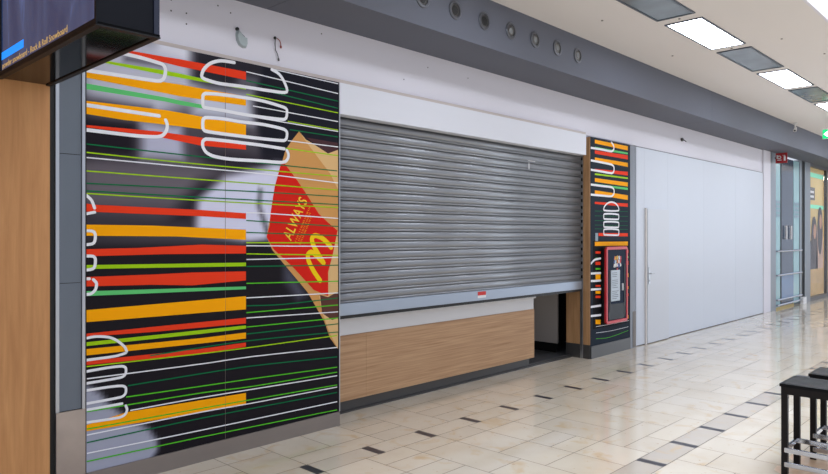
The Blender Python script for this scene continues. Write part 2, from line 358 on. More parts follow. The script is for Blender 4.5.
  (0.03,0,[[8.357,2.723],[8.666,2.718],[8.943,2.709],[9.012,2.68],[9.006,2.613],[8.943,2.586],[8.666,2.59],[8.357,2.595]]),
  (0.03,0,[[8.357,2.392],[8.666,2.388],[8.943,2.384],[9.012,2.356],[9.012,2.298],[8.943,2.256],[8.666,2.253],[8.357,2.254]]),
  (0.024,1,[[8.718,2.048],[8.732,2.099],[8.825,2.152],[8.938,2.172],[9.058,2.158],[9.146,2.109],[9.158,2.055]]),
  (0.024,1,[[8.724,1.996],[9.152,1.997],[9.158,1.939],[9.14,1.927],[8.735,1.926],[8.718,1.934]]),
  (0.024,1,[[8.724,1.883],[9.152,1.883],[9.158,1.822],[9.14,1.811],[8.735,1.813],[8.718,1.821]]),
  (0.024,1,[[8.724,1.779],[9.152,1.776],[9.158,1.709],[9.14,1.697],[8.735,1.703],[8.718,1.711]]),
  (0.03,0,[[8.357,1.308],[8.456,1.357],[8.624,1.372]]),
  (0.03,0,[[8.357,1.172],[8.624,1.168]]),
  (0.03,0,[[8.357,1.069],[8.624,1.063]]),
  (0.03,0,[[8.357,0.951],[8.624,0.944]]),
  (0.03,0,[[8.357,0.713],[8.624,0.713]]),
  (0.03,0,[[8.357,0.589],[8.624,0.58]]),
 ],
 'm': [
  [[3.672,1.304],[3.602,1.389],[3.549,1.477],[3.541,1.529],[3.57,1.554],[3.613,1.536],[3.662,1.496],[3.711,1.455]],
  [[3.711,1.455],[3.645,1.544],[3.596,1.618],[3.583,1.67],[3.616,1.695],[3.678,1.68],[3.739,1.643],[3.795,1.59]],
 ],
 'always': [
  [3.346,1.658],
  [3.506,1.973],
 ],
}


def smooth_pts(p, closed, n=4):
    if len(p) < 3: return [Vector(q) for q in p]
    p = [Vector(q) for q in p]; out = []; N = len(p)
    for i in range(N if closed else N - 1):
        p0 = p[(i - 1) % N] if (closed or i > 0) else p[i]; p1 = p[i]; p2 = p[(i + 1) % N]; p3 = p[(i + 2) % N] if (closed or i + 2 < N) else p2
        # centripetal-like damping: tangents limited by the shorter neighbour
        m1 = (p2 - p0) * .5; m2 = (p3 - p1) * .5; L = (p2 - p1).length
        if m1.length > L * .9: m1 *= L * .9 / m1.length
        if m2.length > L * .9: m2 *= L * .9 / m2.length
        for k in range(n):
            t = k / n; t2 = t * t; t3 = t2 * t
            out.append(p1 * (2 * t3 - 3 * t2 + 1) + m1 * (t3 - 2 * t2 + t) + p2 * (-2 * t3 + 3 * t2) + m2 * (t3 - t2))
    if not closed: out.append(p[-1])
    return out
class Print:
    def __init__(s, y, clip):
        s.bm = bmesh.new(); s.cl = s.bm.loops.layers.float_color.new('print'); s.y = y; s.clip = clip
    def v(s, q, lay): return s.bm.verts.new((min(max(q[0], s.clip[0]), s.clip[1]), s.y - lay * .0007, min(max(q[1], s.clip[2]), s.clip[3])))
    def face(s, vs, c):
        try: f = s.bm.faces.new(vs)
        except ValueError: return
        f.normal_update()
        if f.normal.y > 0: f.normal_flip()
        for l in f.loops: l[s.cl] = c
    def poly(s, pts, c, lay):
        f0 = set(s.bm.faces); s.face([s.v(q, lay) for q in pts], c)
        nf = [f for f in s.bm.faces if f not in f0]; bmesh.ops.triangulate(s.bm, faces=nf)
    def ribbon(s, pts, wd, c, lay, closed=False, smooth=True, cap=True):
        p = smooth_pts(pts, closed) if smooth else [Vector(q) for q in pts]; N = len(p); A = []
        for i in range(N):
            a = p[(i - 1) % N] if (closed or i > 0) else p[i]; b = p[(i + 1) % N] if (closed or i < N - 1) else p[i]
            d = (b - a).normalized(); n = Vector((-d.y, d.x)) * wd / 2
            A.append((s.v(p[i] + n, lay), s.v(p[i] - n, lay)))
        for i in range(N if closed else N - 1):
            q = A[(i + 1) % N]; s.face([A[i][0], A[i][1], q[1], q[0]], c)
        if cap and not closed:
            for e, o in ((p[0], p[1]), (p[-1], p[-2])):
                d = (e - o).normalized(); n = Vector((-d.y, d.x)) * wd / 2
                s.face([s.v(e + n * math.cos(t) + d * wd / 2 * math.sin(t), lay) for t in [math.pi * k / 8 for k in range(9)]], c)
    def band(s, top, bot, c, lay):
        xs = sorted({q[0] for q in top} | {q[0] for q in bot})
        f = lambda l, x: next((a[1] + (b[1] - a[1]) * (x - a[0]) / max(1e-6, b[0] - a[0]) for a, b in zip(l, l[1:]) if a[0] - 1e-6 <= x <= b[0] + 1e-6), l[0][1] if x < l[0][0] else l[-1][1])
        for a, b in zip(xs, xs[1:]):
            s.face([s.v((a, f(bot, a)), lay), s.v((b, f(bot, b)), lay), s.v((b, f(top, b)), lay), s.v((a, f(top, a)), lay)], c)
def pip(x, y, p):
    r = False
    for (x1, y1), (x2, y2) in zip(p, p[1:] + p[:1]):
        if (y1 > y) != (y2 > y) and x < (x2 - x1) * (y - y1) / (y2 - y1) + x1: r = not r
    return r
def sdist(x, y, p):
    d = 9
    for (x1, y1), (x2, y2) in zip(p, p[1:] + p[:1]):
        dx, dy = x2 - x1, y2 - y1; t = max(0, min(1, ((x - x1) * dx + (y - y1) * dy) / (dx * dx + dy * dy + 1e-12)))
        d = min(d, math.hypot(x - x1 - t * dx, y - y1 - t * dy))
    return d if pip(x, y, p) else -d
lin = lambda c: srgb(*[v * 255 for v in c])

# ================================================================ STRUCTURE
# floor: stone paving laid in courses with two bands of small dark inlays
def build_floor():
    bm = bmesh.new(); cl = bm.loops.layers.float_color.new('print')
    def quad(x0, x1, y0, y1, z, c, mi=0, g=.0028):
        vs = [bm.verts.new(p) for p in ((x0 + g, y0 + g, z), (x1 - g, y0 + g, z), (x1 - g, y1 - g, z), (x0 + g, y1 - g, z))]
        f = bm.faces.new(vs); f.material_index = mi
        for l in f.loops: l[cl] = c
    X0, X1 = -7.0, 27.0
    vs = [bm.verts.new(p) for p in ((X0, -8, -.004), (X1, -8, -.004), (X1, 4.95, -.004), (X0, 4.95, -.004))]
    f = bm.faces.new(vs); f.material_index = 1
    def tone(a=.055):
        k = 1 + R.uniform(-a, a * .6); b = R.uniform(-.025, .02); base = lin((.80, .752, .68))
        return (base[0] * k, base[1] * k * (1 + b * .3), base[2] * k * (1 + b), 1)
    def field(ya, yb, n, px=.404):
        h = (yb - ya) / n; nx = int((X1 - X0) / px); used = set(); off = 3.05 - px * round((3.05 - X0) / px)
        for i in range(nx):
            for j in range(n):
                if (i, j) in used: continue
                w_, h_ = R.choice([(1, 1), (1, 2), (1, 3), (1, 2), (1, 3), (2, 1), (2, 2), (1, 1)])
                while h_ > 1 and (j + h_ > n or any((i, j + k) in used for k in range(h_))): h_ -= 1
                if w_ == 2 and (i + 1 >= nx or any((i + 1, j + k) in used for k in range(h_))): w_ = 1
                for a in range(w_):
                    for k in range(h_): used.add((i + a, j + k))
                quad(off + i * px, off + (i + w_) * px, ya + j * h, ya + (j + h_) * h, 0, tone())
    def strip(ya, yb, ph=0, grey=0):
        p = .6050; k0 = int((X0 - 3.05) / p)
        for k in range(k0, int((X1 - 3.05) / p)):
            x = 3.05 + ph + k * p
            tt = tone(.12)
            if grey: g_ = R.uniform(.70, .98); tt = (tt[0] * g_, tt[1] * g_, tt[2] * g_ * 1.04, 1)
            quad(x + .035, x + p - .035, ya, yb, 0, tt)
            quad(x - .036, x + .036, ya, yb, 0, (1, 1, 1, 1), 2, .001)
    field(4.03, 4.67, 3); strip(3.82, 4.03, -.03); field(2.32, 3.82, 7); strip(2.11, 2.32, .005, 1); field(.61, 2.11, 7); strip(.40, .61); field(-1.1, .40, 7); strip(-1.31, -1.1); field(-7.81, -1.31, 30)
    field(4.67, 4.95, 1, .81)
    st = vcol('polished_limestone', .13, .35, True)
    o = bm_obj('floor', bm, [st, mat('floor_joint', (96, 84, 70), .8), mat('dark_stone_inlay', (52, 50, 56), .3)])
    struct(o, 'polished beige limestone floor with rows of small dark inlays')
build_floor()
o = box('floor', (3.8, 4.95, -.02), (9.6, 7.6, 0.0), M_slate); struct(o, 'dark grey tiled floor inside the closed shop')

# left part: wood panelling, steel and enamel column
struct(box('wall_left', (-6, 4.68, 0), (1.505, 4.90, 4.03), M_wood), 'oak veneer wall panel left of the grey column')
def column_left():
    root = bpy.data.objects.new('trim_1', None); C.objects.link(root); root.location = (1.62, 4.68, 0); struct(root, 'grey enamel and steel column beside the oak panel')
    under(box('backing', (1.506, 4.69, 0), (1.722, 4.9, 4.03), M_black), root)
    under(box('edge_strip', (1.538, 4.675, 0), (1.560, 4.69, 3.4), M_alu), root)
    under(box('edge_strip', (1.698, 4.667, 0), (1.718, 4.69, 3.4), M_alu), root)
    for a, b in ((.555, 1.384), (1.388, 2.227), (2.231, 3.4)): under(box('enamel_panel', (1.562, 4.678, a), (1.696, 4.69, b), M_glassp), root)
    under(box('steel_panel', (1.538, 4.664, 0), (1.718, 4.674, .552), M_steel2), root)
column_left()
# upper wall over everything, hole-free plaster
struct(box('wall_back', (1.722, 4.70, 3.065), (16.3, 4.92, 4.03), M_wall), 'white plastered wall above the shop fronts')
struct(box('wall_front', (1.722, 4.72, 0), (3.93, 4.92, 3.065), M_wall), 'white wall carrying the printed mural')
struct(box('wall_right', (8.362, 4.72, 0), (9.69, 4.92, 3.065), M_wall), 'wall carrying the narrow printed panel')
struct(box('trim_2', (1.722, 4.672, 3.068), (8.24, 4.70, 3.095), M_beige), 'thin beige joint strip over the mural and shutter')
# header over the shutter
o = box('trim_3', (3.895, 4.662, 2.785), (8.235, 4.775, 3.066), mat('header_board', (220, 221, 228), .45), None, .003); struct(o, 'white header board over the roller shutter')
# hoarding: white boards
def hoarding():
    bm = bmesh.new(); g = .0005
    xs = [9.765, 10.045, 10.90, 12.45, 14.1, 15.80]
    for a, b in zip(xs, xs[1:]): 
        add_box(bm, (a + (g if a != 9.765 else 0), 4.68, .012), (b - g, 4.72, 3.045 if a > 9.8 else 3.045), 0, .0015)
    add_box(bm, (9.765, 4.70, .0), (15.8, 4.76, 3.065), 1)
    struct(bm_obj('wall_hoarding', bm, [M_board, M_seam]), 'white boarded-up shop front with a service door')
hoarding()
struct(box('trim_4', (15.81, 4.665, 0), (16.29, 4.76, 3.55), M_wall, None, .004), 'white pier at the far end of the boarded front')
struct(box('trim_5', (9.515, 4.655, 0), (9.69, 4.76, 3.045), mat('grey_corner_post', (120, 122, 128), .4, .3), None, .003), 'grey metal corner post beside the narrow printed panel')
struct(box('trim_6', (9.60, 4.650, .012), (9.69, 4.655, .55), mat('guard_metal', (120, 112, 106), .5, .5)), 'stainless corner guard at the foot of the grey post')
# service door
def service_door():
    root = bpy.data.objects.new('door_1', None); C.objects.link(root); root.location = (10.48, 4.67, 0); struct(root, 'white flush service door in the boarded-up front')
    cream = mat('cream_edge', (214, 208, 204), .5)
    under(boxes('door_frame', [((10.05, 4.655, 0), (10.085, 4.68, 2.12))], cream), root)
    under(box('door_leaf', (10.10, 4.650, .012), (10.88, 4.678, 2.11), mat('door_leaf_white', (206, 209, 216), .42), None, .002), root)
    bm = bmesh.new(); add_box(bm, (10.115, 4.640, .93), (10.15, 4.650, 1.20), 0, .003)
    add_cyl(bm, (10.132, 4.65, 1.10), (10.132, 4.60, 1.10), .010); add_cyl(bm, (10.132, 4.605, 1.10), (10.24, 4.605, 1.10), .008); add_cyl(bm, (10.132, 4.642, .99), (10.132, 4.63, .99), .016)
    under(bm_obj('door_handle', bm, M_alu), root)
service_door()
# beam
def beam():
    bm = bmesh.new(); xs = [-6, -1.2, 4.0 - .9, 3.1 + .02, 11.23, 19.3, 27]
    xs = [-6, 3.15, 11.23, 19.3, 27]
    for a, b in zip(xs, xs[1:]): add_box(bm, (a + .003, 4.09, 3.55), (b - .003, 4.70, 4.03))
    add_box(bm, (-6, 4.094, 3.554), (27, 4.70, 4.03), 1)
    struct(bm_obj('ceiling_beam', bm, [M_grey, M_black]), 'blue-grey boxed beam running under the ceiling edge')
beam()
# ceiling slab with openings is one plate (lamps are set flush under it)
struct(box('ceiling', (-6, 1.86, 4.03), (27, 4.95, 4.12), M_ceil), 'warm grey plastered ceiling strip with a row of lamps')
struct(boxes('ceiling_step', [((-6, 1.83, 4.03), (27, 1.86, 4.55))], M_wall), 'white upstand where the ceiling steps up')
# far shop fronts
struct(boxes('trim_7', [((16.31, 4.672, 0), (16.70, 4.80, 3.55)), ((18.62, 4.672, 0), (18.80, 4.8, 3.55)), ((19.08, 4.672, 0), (19.60, 4.8, 3.55))], mat('grey_mullion', (128, 134, 140), .35, .4)), 'grey posts of the far glazed shop fronts')
def far_door():
    root = bpy.data.objects.new('door_2', None); C.objects.link(root); root.location = (17.6, 4.68, 0); struct(root, 'glazed far doors with chrome bars')
    teal = mat('frosted_glass_strip', (150, 190, 196), .2, 0, .6); dk = mat('dark_blue_glass', (44, 62, 84), .12, 0, .7, var=.3, vscale=1.2); bl = mat('pale_blue_kick_panel', (110, 136, 170), .25)
    under(boxes('side_glass', [((16.71, 4.682, .05), (17.06, 4.71, 3.5)), ((18.13, 4.682, .05), (18.61, 4.71, 3.5))], teal), root)
    under(box('door_glass', (17.15, 4.686, .05), (18.12, 4.71, 3.5), dk), root)
    under(box('kick_panel', (17.16, 4.680, .22), (18.12, 4.686, .80), bl), root)
    under(boxes('door_stile', [((17.06, 4.678, .05), (17.15, 4.71, 3.5))], M_casing), root)
    bm = bmesh.new()
    for z in (1.33, .78, .22, .10): add_cyl(bm, (16.7, 4.65, z), (18.7, 4.65, z), .022, seg=12)
    for x in (16.75, 17.6, 18.5):
        for z in (1.33, .78, .22, .1): add_cyl(bm, (x, 4.65, z), (x, 4.69, z), .014, seg=10)
    under(bm_obj('push_bar', bm, M_chrome), root)
    for x in (17.42, 17.80):
        bm = bmesh.new(); add_cyl(bm, (x, 4.65, 1.60), (x, 4.65, 1.92), .022, seg=14); add_cyl(bm, (x, 4.65, 1.64), (x, 4.69, 1.64), .014, seg=8); add_cyl(bm, (x, 4.65, 1.90), (x, 4.69, 1.90), .014, seg=8)
        under(bm_obj('door_handle', bm, M_white), root)
    for a, b in ((16.74, 17.04), (18.18, 18.58)):
        under(boxes('glass_sticker', [((a, 4.679, z), (b, 4.682, z + .07)) for z in (2.12, 2.22, 2.32, 2.42)], mat('frosted_sticker', (120, 146, 160), .5)), root)
far_door()
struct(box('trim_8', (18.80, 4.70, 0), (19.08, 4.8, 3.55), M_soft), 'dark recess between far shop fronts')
struct(box('trim_9', (18.66, 4.60, .0), (18.95, 4.67, .16), M_white), 'white plinth block by far door')
def far_window():
    root = bpy.data.objects.new('window_1', None); C.objects.link(root); root.location = (22, 4.68, 0); struct(root, 'far shop window with a warm lit interior')
    under(boxes('window_frame', [((19.6, 4.672, 0), (26.5, 4.75, .10)), ((19.6, 4.672, 3.47), (26.5, 4.75, 3.55)), ((21.25, 4.672, .10), (21.4, 4.74, 3.47)), ((25.3, 4.672, .10), (25.42, 4.74, 3.47))], M_dgrey), root)
    gl = mat('clear_pane', (255, 255, 255), .02, trans=1); gl.node_tree.nodes['Principled BSDF'].inputs['IOR'].default_value = 1.05
    under(box('window_glass', (19.61, 4.682, .10), (26.4, 4.687, 3.47), gl), root)
far_window()
struct(boxes('wall_shop', [((19.3, 6.6, 0), (27, 6.7, 3.55)), ((26.9, 4.75, 0), (27, 6.6, 3.55)), ((19.2, 4.81, 0), (19.3, 6.6, 3.55))], mat('warm_yellow_wall', (226, 196, 120), .6)), 'yellow walls inside the far lit shop')
struct(box('ceiling_shop', (19.3, 4.76, 3.551), (27, 6.7, 3.6), M_wall)); struct(box('floor_shop', (19.3, 4.76, -.02), (27, 6.7, .0), mat('far_shop_floor', (190, 180, 160), .3)))
area('closed_shop_fill', (7.4, 6.2, 3.0), (1.2, .6), (0, 0, 0), 9, (1, .93, .86))  # dim fill added to lift the panel and floor behind the shutter, no fixture
area('shop_ceiling_lamp', (22.5, 5.6, 3.45), (4, .8), (0, 0, 0), 110, (1, .84, .55))

# opening behind the shutter
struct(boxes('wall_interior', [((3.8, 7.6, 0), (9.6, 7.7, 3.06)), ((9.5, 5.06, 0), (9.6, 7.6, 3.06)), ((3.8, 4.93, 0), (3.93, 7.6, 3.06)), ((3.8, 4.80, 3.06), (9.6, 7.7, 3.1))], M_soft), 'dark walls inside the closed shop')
def reveal():
    root = bpy.data.objects.new('trim_10', None); C.objects.link(root); root.location = (8.38, 4.8, 0); struct(root, 'oak-clad side of the shutter opening')
    under(box('oak_board', (8.332, 4.665, .19), (8.348, 4.766, 3.045), M_woodr), root)
    under(box('oak_board', (8.340, 4.815, .19), (8.50, 5.035, 3.045), M_woodr), root)
    under(boxes('skirting', [((8.330, 4.664, 0), (8.349, 4.766, .19)), ((8.338, 4.815, 0), (8.50, 5.035, .19))], M_dgrey), root)
reveal()
def cabinet_in():
    t = thing('partition_panel', (8.5, 5.9, 0), 'pale grey upright panel standing in the dark shop behind the counter gap', 'partition')
    under(box('board', (8.47, 5.26, .13), (8.50, 6.6, 2.2), mat('grey_laminate', (186, 178, 172), .5), None, .004), t)
    under(box('plinth', (8.475, 5.28, 0), (8.50, 6.58, .13), M_black), t)
cabinet_in()

# ================================================================ THINGS
# mural
def mural():
    t = thing('advertising_mural', (2.8, 4.66, 0), 'large wall mural printed with coloured stripes, white finger outlines and a paper bag', 'mural')
    x0, x1, z0, z1 = 1.722, 3.886, .125, 3.064
    under(box('panel', (x0, 4.661, z0), (2.7495, 4.719, z1), M_soft, None), t); under(box('panel', (2.7505, 4.661, z0), (x1, 4.719, z1), M_soft, None), t)
    under(box('panel_joint', (2.7494, 4.6566, z0), (2.7506, 4.661, z1), mat('thin_joint', (120, 108, 104), .6)), t)
    under(box('side_trim', (x1, 4.655, .125), (x1 + .010, 4.719, z1), M_alu), t)
    under(box('plinth', (x0, 4.648, .0), (x1, 4.719, .125), M_steel), t)
    p = Print(4.6605, (x0, x1, z0, z1)); n, m_ = 88, 118
    grid = {}
    for i in range(n + 1):
        for j in range(m_ + 1):
            x, z = x0 + (x1 - x0) * i / n, z0 + (z1 - z0) * j / m_; c = (.1, .1, .1)
            for col, s, poly in ART['bg']:
                d = sdist(x, z, poly); k = max(0, min(1, .5 + d / (2 * s))); k = k * k * (3 - 2 * k)
                c = tuple(a + (b - a) * k for a, b in zip(c, col))
            grid[i, j] = (p.v((x, z), 0), lin(c))
    for i in range(n):
        for j in range(m_):
            q = [grid[i, j], grid[i + 1, j], grid[i + 1, j + 1], grid[i, j + 1]]
            f = p.bm.faces.new([a[0] for a in q])
            for l_, a in zip(f.loops, q): l_[p.cl] = a[1]
    for k, (c, pts) in enumerate(ART['polys']): p.poly(pts, srgb(COL[c]), 1 + k * .3)
    for k, seg in enumerate(ART['m']): p.ribbon(seg, .043, srgb(COL['yellow']), 3.1 + .3 * k)
    for c, a, b in ART['bands']: p.band(a, b, srgb(COL[c]), 4)
    for c, a in ART['lines']: p.ribbon(a, .0085, srgb(COL[c]), 5, False, True, False)
    for wd, cl, a in ART['strokes']: p.ribbon(a, wd, srgb(COL['white']), 6, bool(cl), True)
    # small print on the bag: rows of thin dashes
    A, B = [Vector(q) for q in ART['always']]; d = (B - A).normalized(); nrm = Vector((d.y, -d.x))
    for row in range(3):
        s = .02
        while s < (B - A).length * (1 - .1 * row):
            ln = R.uniform(.010, .022); q = A + d * s + nrm * (.055 + row * .026) 
            p.ribbon([q, q + nrm * .016], .006, srgb((236, 150, 30)), 3.2, False, False, False); s += ln
    o = bm_obj('printed_artwork', p.bm, vcol('print_ink', .6, 0.0)); under(o, t); art_o = o
    # vertical panel joint
    me = text_obj('slogan', 'ALWAYS', .135, mat('yellow_ink', COL['yellow'], .4), frame_mtx((A.x + nrm.x * .02, 4.6575, A.y + nrm.y * .02), (d.x, 0, d.y), (-d.y, 0, d.x)), art_o, .0003, .72, .0014)
mural()
# narrow panel
def mural2():
    t = thing('printed_wall_panel', (8.95, 4.66, 0), 'tall narrow wall panel printed with stripes and a white burger outline', 'wall panel')
    x0, x1, z0, z1 = 8.350, 9.515, .17, 3.045
    under(box('panel', (x0, 4.661, z0), (x1, 4.72, z1), M_navy), t); under(box('plinth', (x0, 4.650, 0), (x1, 4.72, z0), M_dgrey), t)
    p = Print(4.6605, (x0, x1, z0, z1)); p.band([(x0, z1), (x1, z1)], [(x0, z0), (x1, z0)], srgb(COL['navy']), 0)
    p.band([(8.41, 1.62), (9.50, 1.62)], [(8.41, .40), (9.50, .40)], srgb((12, 13, 17)), .5)
    for c, a, b in ART['bands2']: p.band(a, b, srgb(COL[c]), 2)
    for c, a in ART['lines2']: p.ribbon(a, .006, srgb(COL[c]), 1.5, False, True, False)
    for wd, cl, a in ART['strokes2']: p.ribbon(a, wd, srgb(COL['white']), 3, bool(cl), True)
    under(bm_obj('printed_artwork', p.bm, vcol('print_ink_small', .6, 0)), t)
mural2()
def menu_case():
    t = thing('display_case', (8.98, 4.64, .45), 'wall display case with a rounded red frame holding a printed notice', 'display case')
    x0, x1, z0, z1, y0, y1 = 8.655, 9.305, .445, 1.535, 4.585, 4.656
    under(box('body', (x0 + .01, y0 + .012, z0 + .01), (x1 - .01, y1, z1 - .01), M_black), t)
    bm = bmesh.new(); w_, r = .045, .05                                    # rounded-corner frame
    def rr(i): 
        pts = []
        for cx, cz, a0 in ((x1 - r, z1 - r, 0), (x0 + r, z1 - r, 90), (x0 + r, z0 + r, 180), (x1 - r, z0 + r, 270)):
            for k in range(6):
                a = math.radians(a0 + 18 * k); q = max(.004, r - i); pts.append((cx + q * math.cos(a), cz + q * math.sin(a)))
        return pts
    rings = [[bm.verts.new((x, y, z)) for x, z in rr(i)] for i, y in ((0, y0 + .03), (0, y0 + .005), (.006, y0), (w_ - .004, y0), (w_, y0 + .012))]
    for A, B in zip(rings, rings[1:]):
        for k in range(24): bm.faces.new((A[k], A[(k + 1) % 24], B[(k + 1) % 24], B[k]))
    under(bm_obj('frame', bm, mat('red_frame', (196, 40, 52), .35)), t)
    bk = box('backing', (x0 + .04, y0 + .010, z0 + .04), (x1 - .04, y0 + .014, z1 - .04), M_navy); under(bk, t)
    pa = box('notice', (8.80, y0 + .004, .76), (9.06, y0 + .009, 1.20), mat('notice_paper', (196, 206, 214), .6)); under(pa, t)
    bm = bmesh.new()
    for k in range(15):
        z = 1.165 - k * .026
        if k in (3, 9): continue
        add_box(bm, (8.83, y0 + .003, z), (8.83 + R.uniform(.12, .20), y0 + .004, z - .008))
    under(bm_obj('notice_text', bm, mat('grey_text', (112, 122, 134), .6)), pa)
    for q in (((9.19, y0 + .002, .52), (9.225, y0 + .01, 1.28)), ((8.745, y0 + .002, .62), (8.78, y0 + .01, 1.20))): under(box('door_profile', q[0], q[1], M_black), t)
    under(box('lower_panel', (8.73, y0 + .005, .50), (9.19, y0 + .010, .72), mat('smoked_panel', (34, 36, 40), .4, 0, .2)), t)
    under(boxes('handle', [((9.13, y0 - .006, .90), (9.15, y0 + .01, 1.0))], M_white), t)
    bm = bmesh.new(); cols = [(206, 60, 66), (226, 226, 226), (60, 96, 170), (230, 180, 60), (222, 226, 222), (220, 120, 60)]
    ms = [mat('logo_ink_%s' % nme, c, .5) for nme, c in zip(('red', 'white', 'blue', 'yellow', 'pearl', 'orange'), cols)]
    for k in range(16):
        x, z = 8.90 + (k % 5) * .045 + R.uniform(-.01, .01), 1.37 - (k // 5) * .05 + R.uniform(-.008, .008)
        if k >= 15: x, z = 8.99, 1.20
        b4 = bmesh.new(); add_box(b4, (-.017, -.001, -.026), (.017, .001, .026)); 
        bmesh.ops.transform(b4, matrix=Matrix.Translation((x, y0 + .007, z)) @ Matrix.Rotation(R.uniform(-.5, .5), 4, 'Y'), verts=b4.verts)
        for f in b4.faces: f.material_index = R.randrange(6)
        me = bpy.data.meshes.new('x'); b4.to_mesh(me); b4.free(); bm.from_mesh(me); bpy.data.meshes.remove(me)
    under(bm_obj('logo', bm, ms), bk)
menu_case()
# roller shutter
def shutter():
    x0, x1, Y, z0, z1 = 3.90, 8.322, 4.80, .955, 2.90
    t = thing('roller_shutter', (6.1, 4.8, .93), 'grey metal roller shutter pulled down to just above the counter', 'roller shutter')
    pitch = .0955; prof = [(0.0, .034), (.001, -.006), (.006, -.010), (.013, -.009), (.017, .001), (.021, .001), (.023, -.004), (.034, -.012), (.052, -.016), (.070, -.0125), (.084, -.005), (.0875, .001), (.0885, .034), (.0955, .034)]
    z = z0 + .115
    k = 0
    while z < z1:
        bm = bmesh.new(); rows = []
        for dz, dy in prof: rows.append([bm.verts.new((x, Y + dy, z + dz)) for x in (x0, x1)])
        for a, b in zip(rows, rows[1:]): bm.faces.new((a[0], a[1], b[1], b[0]))
        rows[-1]
        o = bm_obj('slat', bm, M_shut, None, True)
        md = o.modifiers.new('s', 'SOLIDIFY'); md.thickness = .002; md.offset = 1
        under(o, t); under(box('end_lock', (8.306, 4.768, z + .035), (8.322, 4.783, z + .075), M_black), o); z += pitch; k += 1
    under(box('bottom_rail', (x0, Y - .022, z0), (x1, Y + .012, z0 + .112), M_rail, None, .004), t)
    under(box('rubber_seal', (x0, Y - .016, z0 - .03), (x1, Y + .010, z0), M_black), t)
    lab = under(boxes('label', [((6.02, Y - .0235, z0 + .058), (6.17, Y - .022, z0 + .100))], mat('red_sticker', (206, 44, 40), .5)), t)
    under(box('label', (6.02, Y - .0235, z0 + .028), (6.17, Y - .022, z0 + .057), M_white), t)
    under(box('guide_rail', (8.332, 4.768, 0), (8.352, 4.813, 2.80), M_alu, None, .003), t)
    under(box('guide_rail', (3.90, 4.775, .93), (3.92, 4.832, 2.80), M_alu), t)
    under(boxes('sticker_residue', [((7.02, Y - .0225, 2.618), (7.18, Y - .0215, 2.626)), ((7.03, Y - .0225, 2.52), (7.05, Y - .0215, 2.60))], M_white), t)
shutter()
# serving counter
def counter():
    t = thing('serving_counter', (5.6, 5.2, 0), 'long oak-fronted serving counter with a white top under the shutter', 'counter')
    bm = bmesh.new(); add_box(bm, (3.935, 4.90, .125), (4.43, 4.95, .748), 0, .0015); add_box(bm, (4.432, 4.90, .125), (7.34, 4.95, .748), 0, .0015)
    under(bm_obj('front_panel', bm, M_woodc), t)
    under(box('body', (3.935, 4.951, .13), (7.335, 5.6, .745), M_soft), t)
    under(box('apron', (3.935, 4.905, .749), (7.33, 4.94, .885), M_white, None, .002), t)
    under(box('worktop', (3.935, 4.89, .886), (7.365, 5.62, .912), M_white, None, .004), t)
    under(box('toe_kick', (3.935, 4.965, .012), (7.32, 5.5, .13), M_dgrey), t)
    under(boxes('floor_rail', [((3.92, 4.935, 0), (8.36, 4.965, .014)), ((3.92, 4.968, 0), (8.36, 4.985, .03))], M_dgrey), t)
counter()
# screen on a bracketed box
def screen():
    t = thing('advertising_screen', (1.36, 4.68, 2.66), 'large flat advertising screen projecting from the oak wall at upper left', 'screen')
    zb, zt = 2.657, 3.54
    under(box('casing', (1.215, 3.16, zb + .012), (1.478, 4.676, zt), M_casing, None, .003), t)
    under(box('underside', (1.212, 3.15, zb + .001), (1.506, 4.676, zb + .011), M_gloss), t)
    under(boxes('edge_lip', [((1.205, 3.15, zb - .006), (1.509, 3.185, zb)), ((1.205, 3.185, zb - .006), (1.235, 4.676, zb)), ((1.480, 3.185, zb - .006), (1.509, 4.676, zb))], M_black), t)
    under(box('rear_panel', (1.479, 3.155, zb + .011), (1.506, 4.676, zt), mat('blue_black_panel', (36, 42, 62), .4)), t)
    m = bpy.data.materials.new('snow_video_screen'); m.use_nodes = True; nt = m.node_tree; b = nt.nodes['Principled BSDF']; L = nt.links.new
    b.inputs['Roughness'].default_value = .15; b.inputs['Base Color'].default_value = (.01, .01, .02, 1)
    tc = nt.nodes.new('ShaderNodeTexCoord'); mp = nt.nodes.new('ShaderNodeMapping'); mp.inputs['Scale'].default_value = (1, 3.5, .9)
    n = nt.nodes.new('ShaderNodeTexNoise'); n.inputs['Scale'].default_value = 1.6; n.inputs['Detail'].default_value = 3; n.inputs['Distortion'].default_value = .6
    r = nt.nodes.new('ShaderNodeValToRGB'); e = r.color_ramp.elements; e[0].position = .3; e[0].color = srgb((28, 50, 88)); e[1].position = .85; e[1].color = srgb((120, 150, 225))
    q = e.new(.6); q.color = srgb((54, 72, 108))
    L(tc.outputs['Object'], mp.inputs[0]); L(mp.outputs[0], n.inputs['Vector']); L(n.outputs['Fac'], r.inputs[0]); L(r.outputs[0], b.inputs['Emission Color']); b.inputs['Emission Strength'].default_value = .7
    di = under(box('display', (1.211, 3.168, zb + .028), (1.2148, 4.60, zt - .03), m), t)
    bm = bmesh.new()
    for a, c in (((1.205, 3.15, zb + .003), (1.2148, 4.64, zb + .027)), ((1.205, 3.15, zb + .027), (1.2148, 3.168, zt)), ((1.205, 4.60, zb + .027), (1.2148, 4.64, zt))): add_box(bm, a, c)
    under(bm_obj('bezel', bm, M_casing), t)
    em = mat('blue_banner', (10, 140, 250), .4, emit=(10, 140, 250), estr=.7); under(box('banner', (1.2100, 4.19, 2.750), (1.2109, 4.598, 2.795), em), di)
    ye = mat('caption_yellow', (150, 120, 70), .4, emit=(190, 152, 84), estr=.7)
    text_obj('caption', 'powder snowboard - Rock & Roll Snowboard', .050, ye, frame_mtx((1.2105, 4.585, 2.697), (0, -1, 0), (0, 0, 1)), di, .0002, 1.15, .0002)
screen()
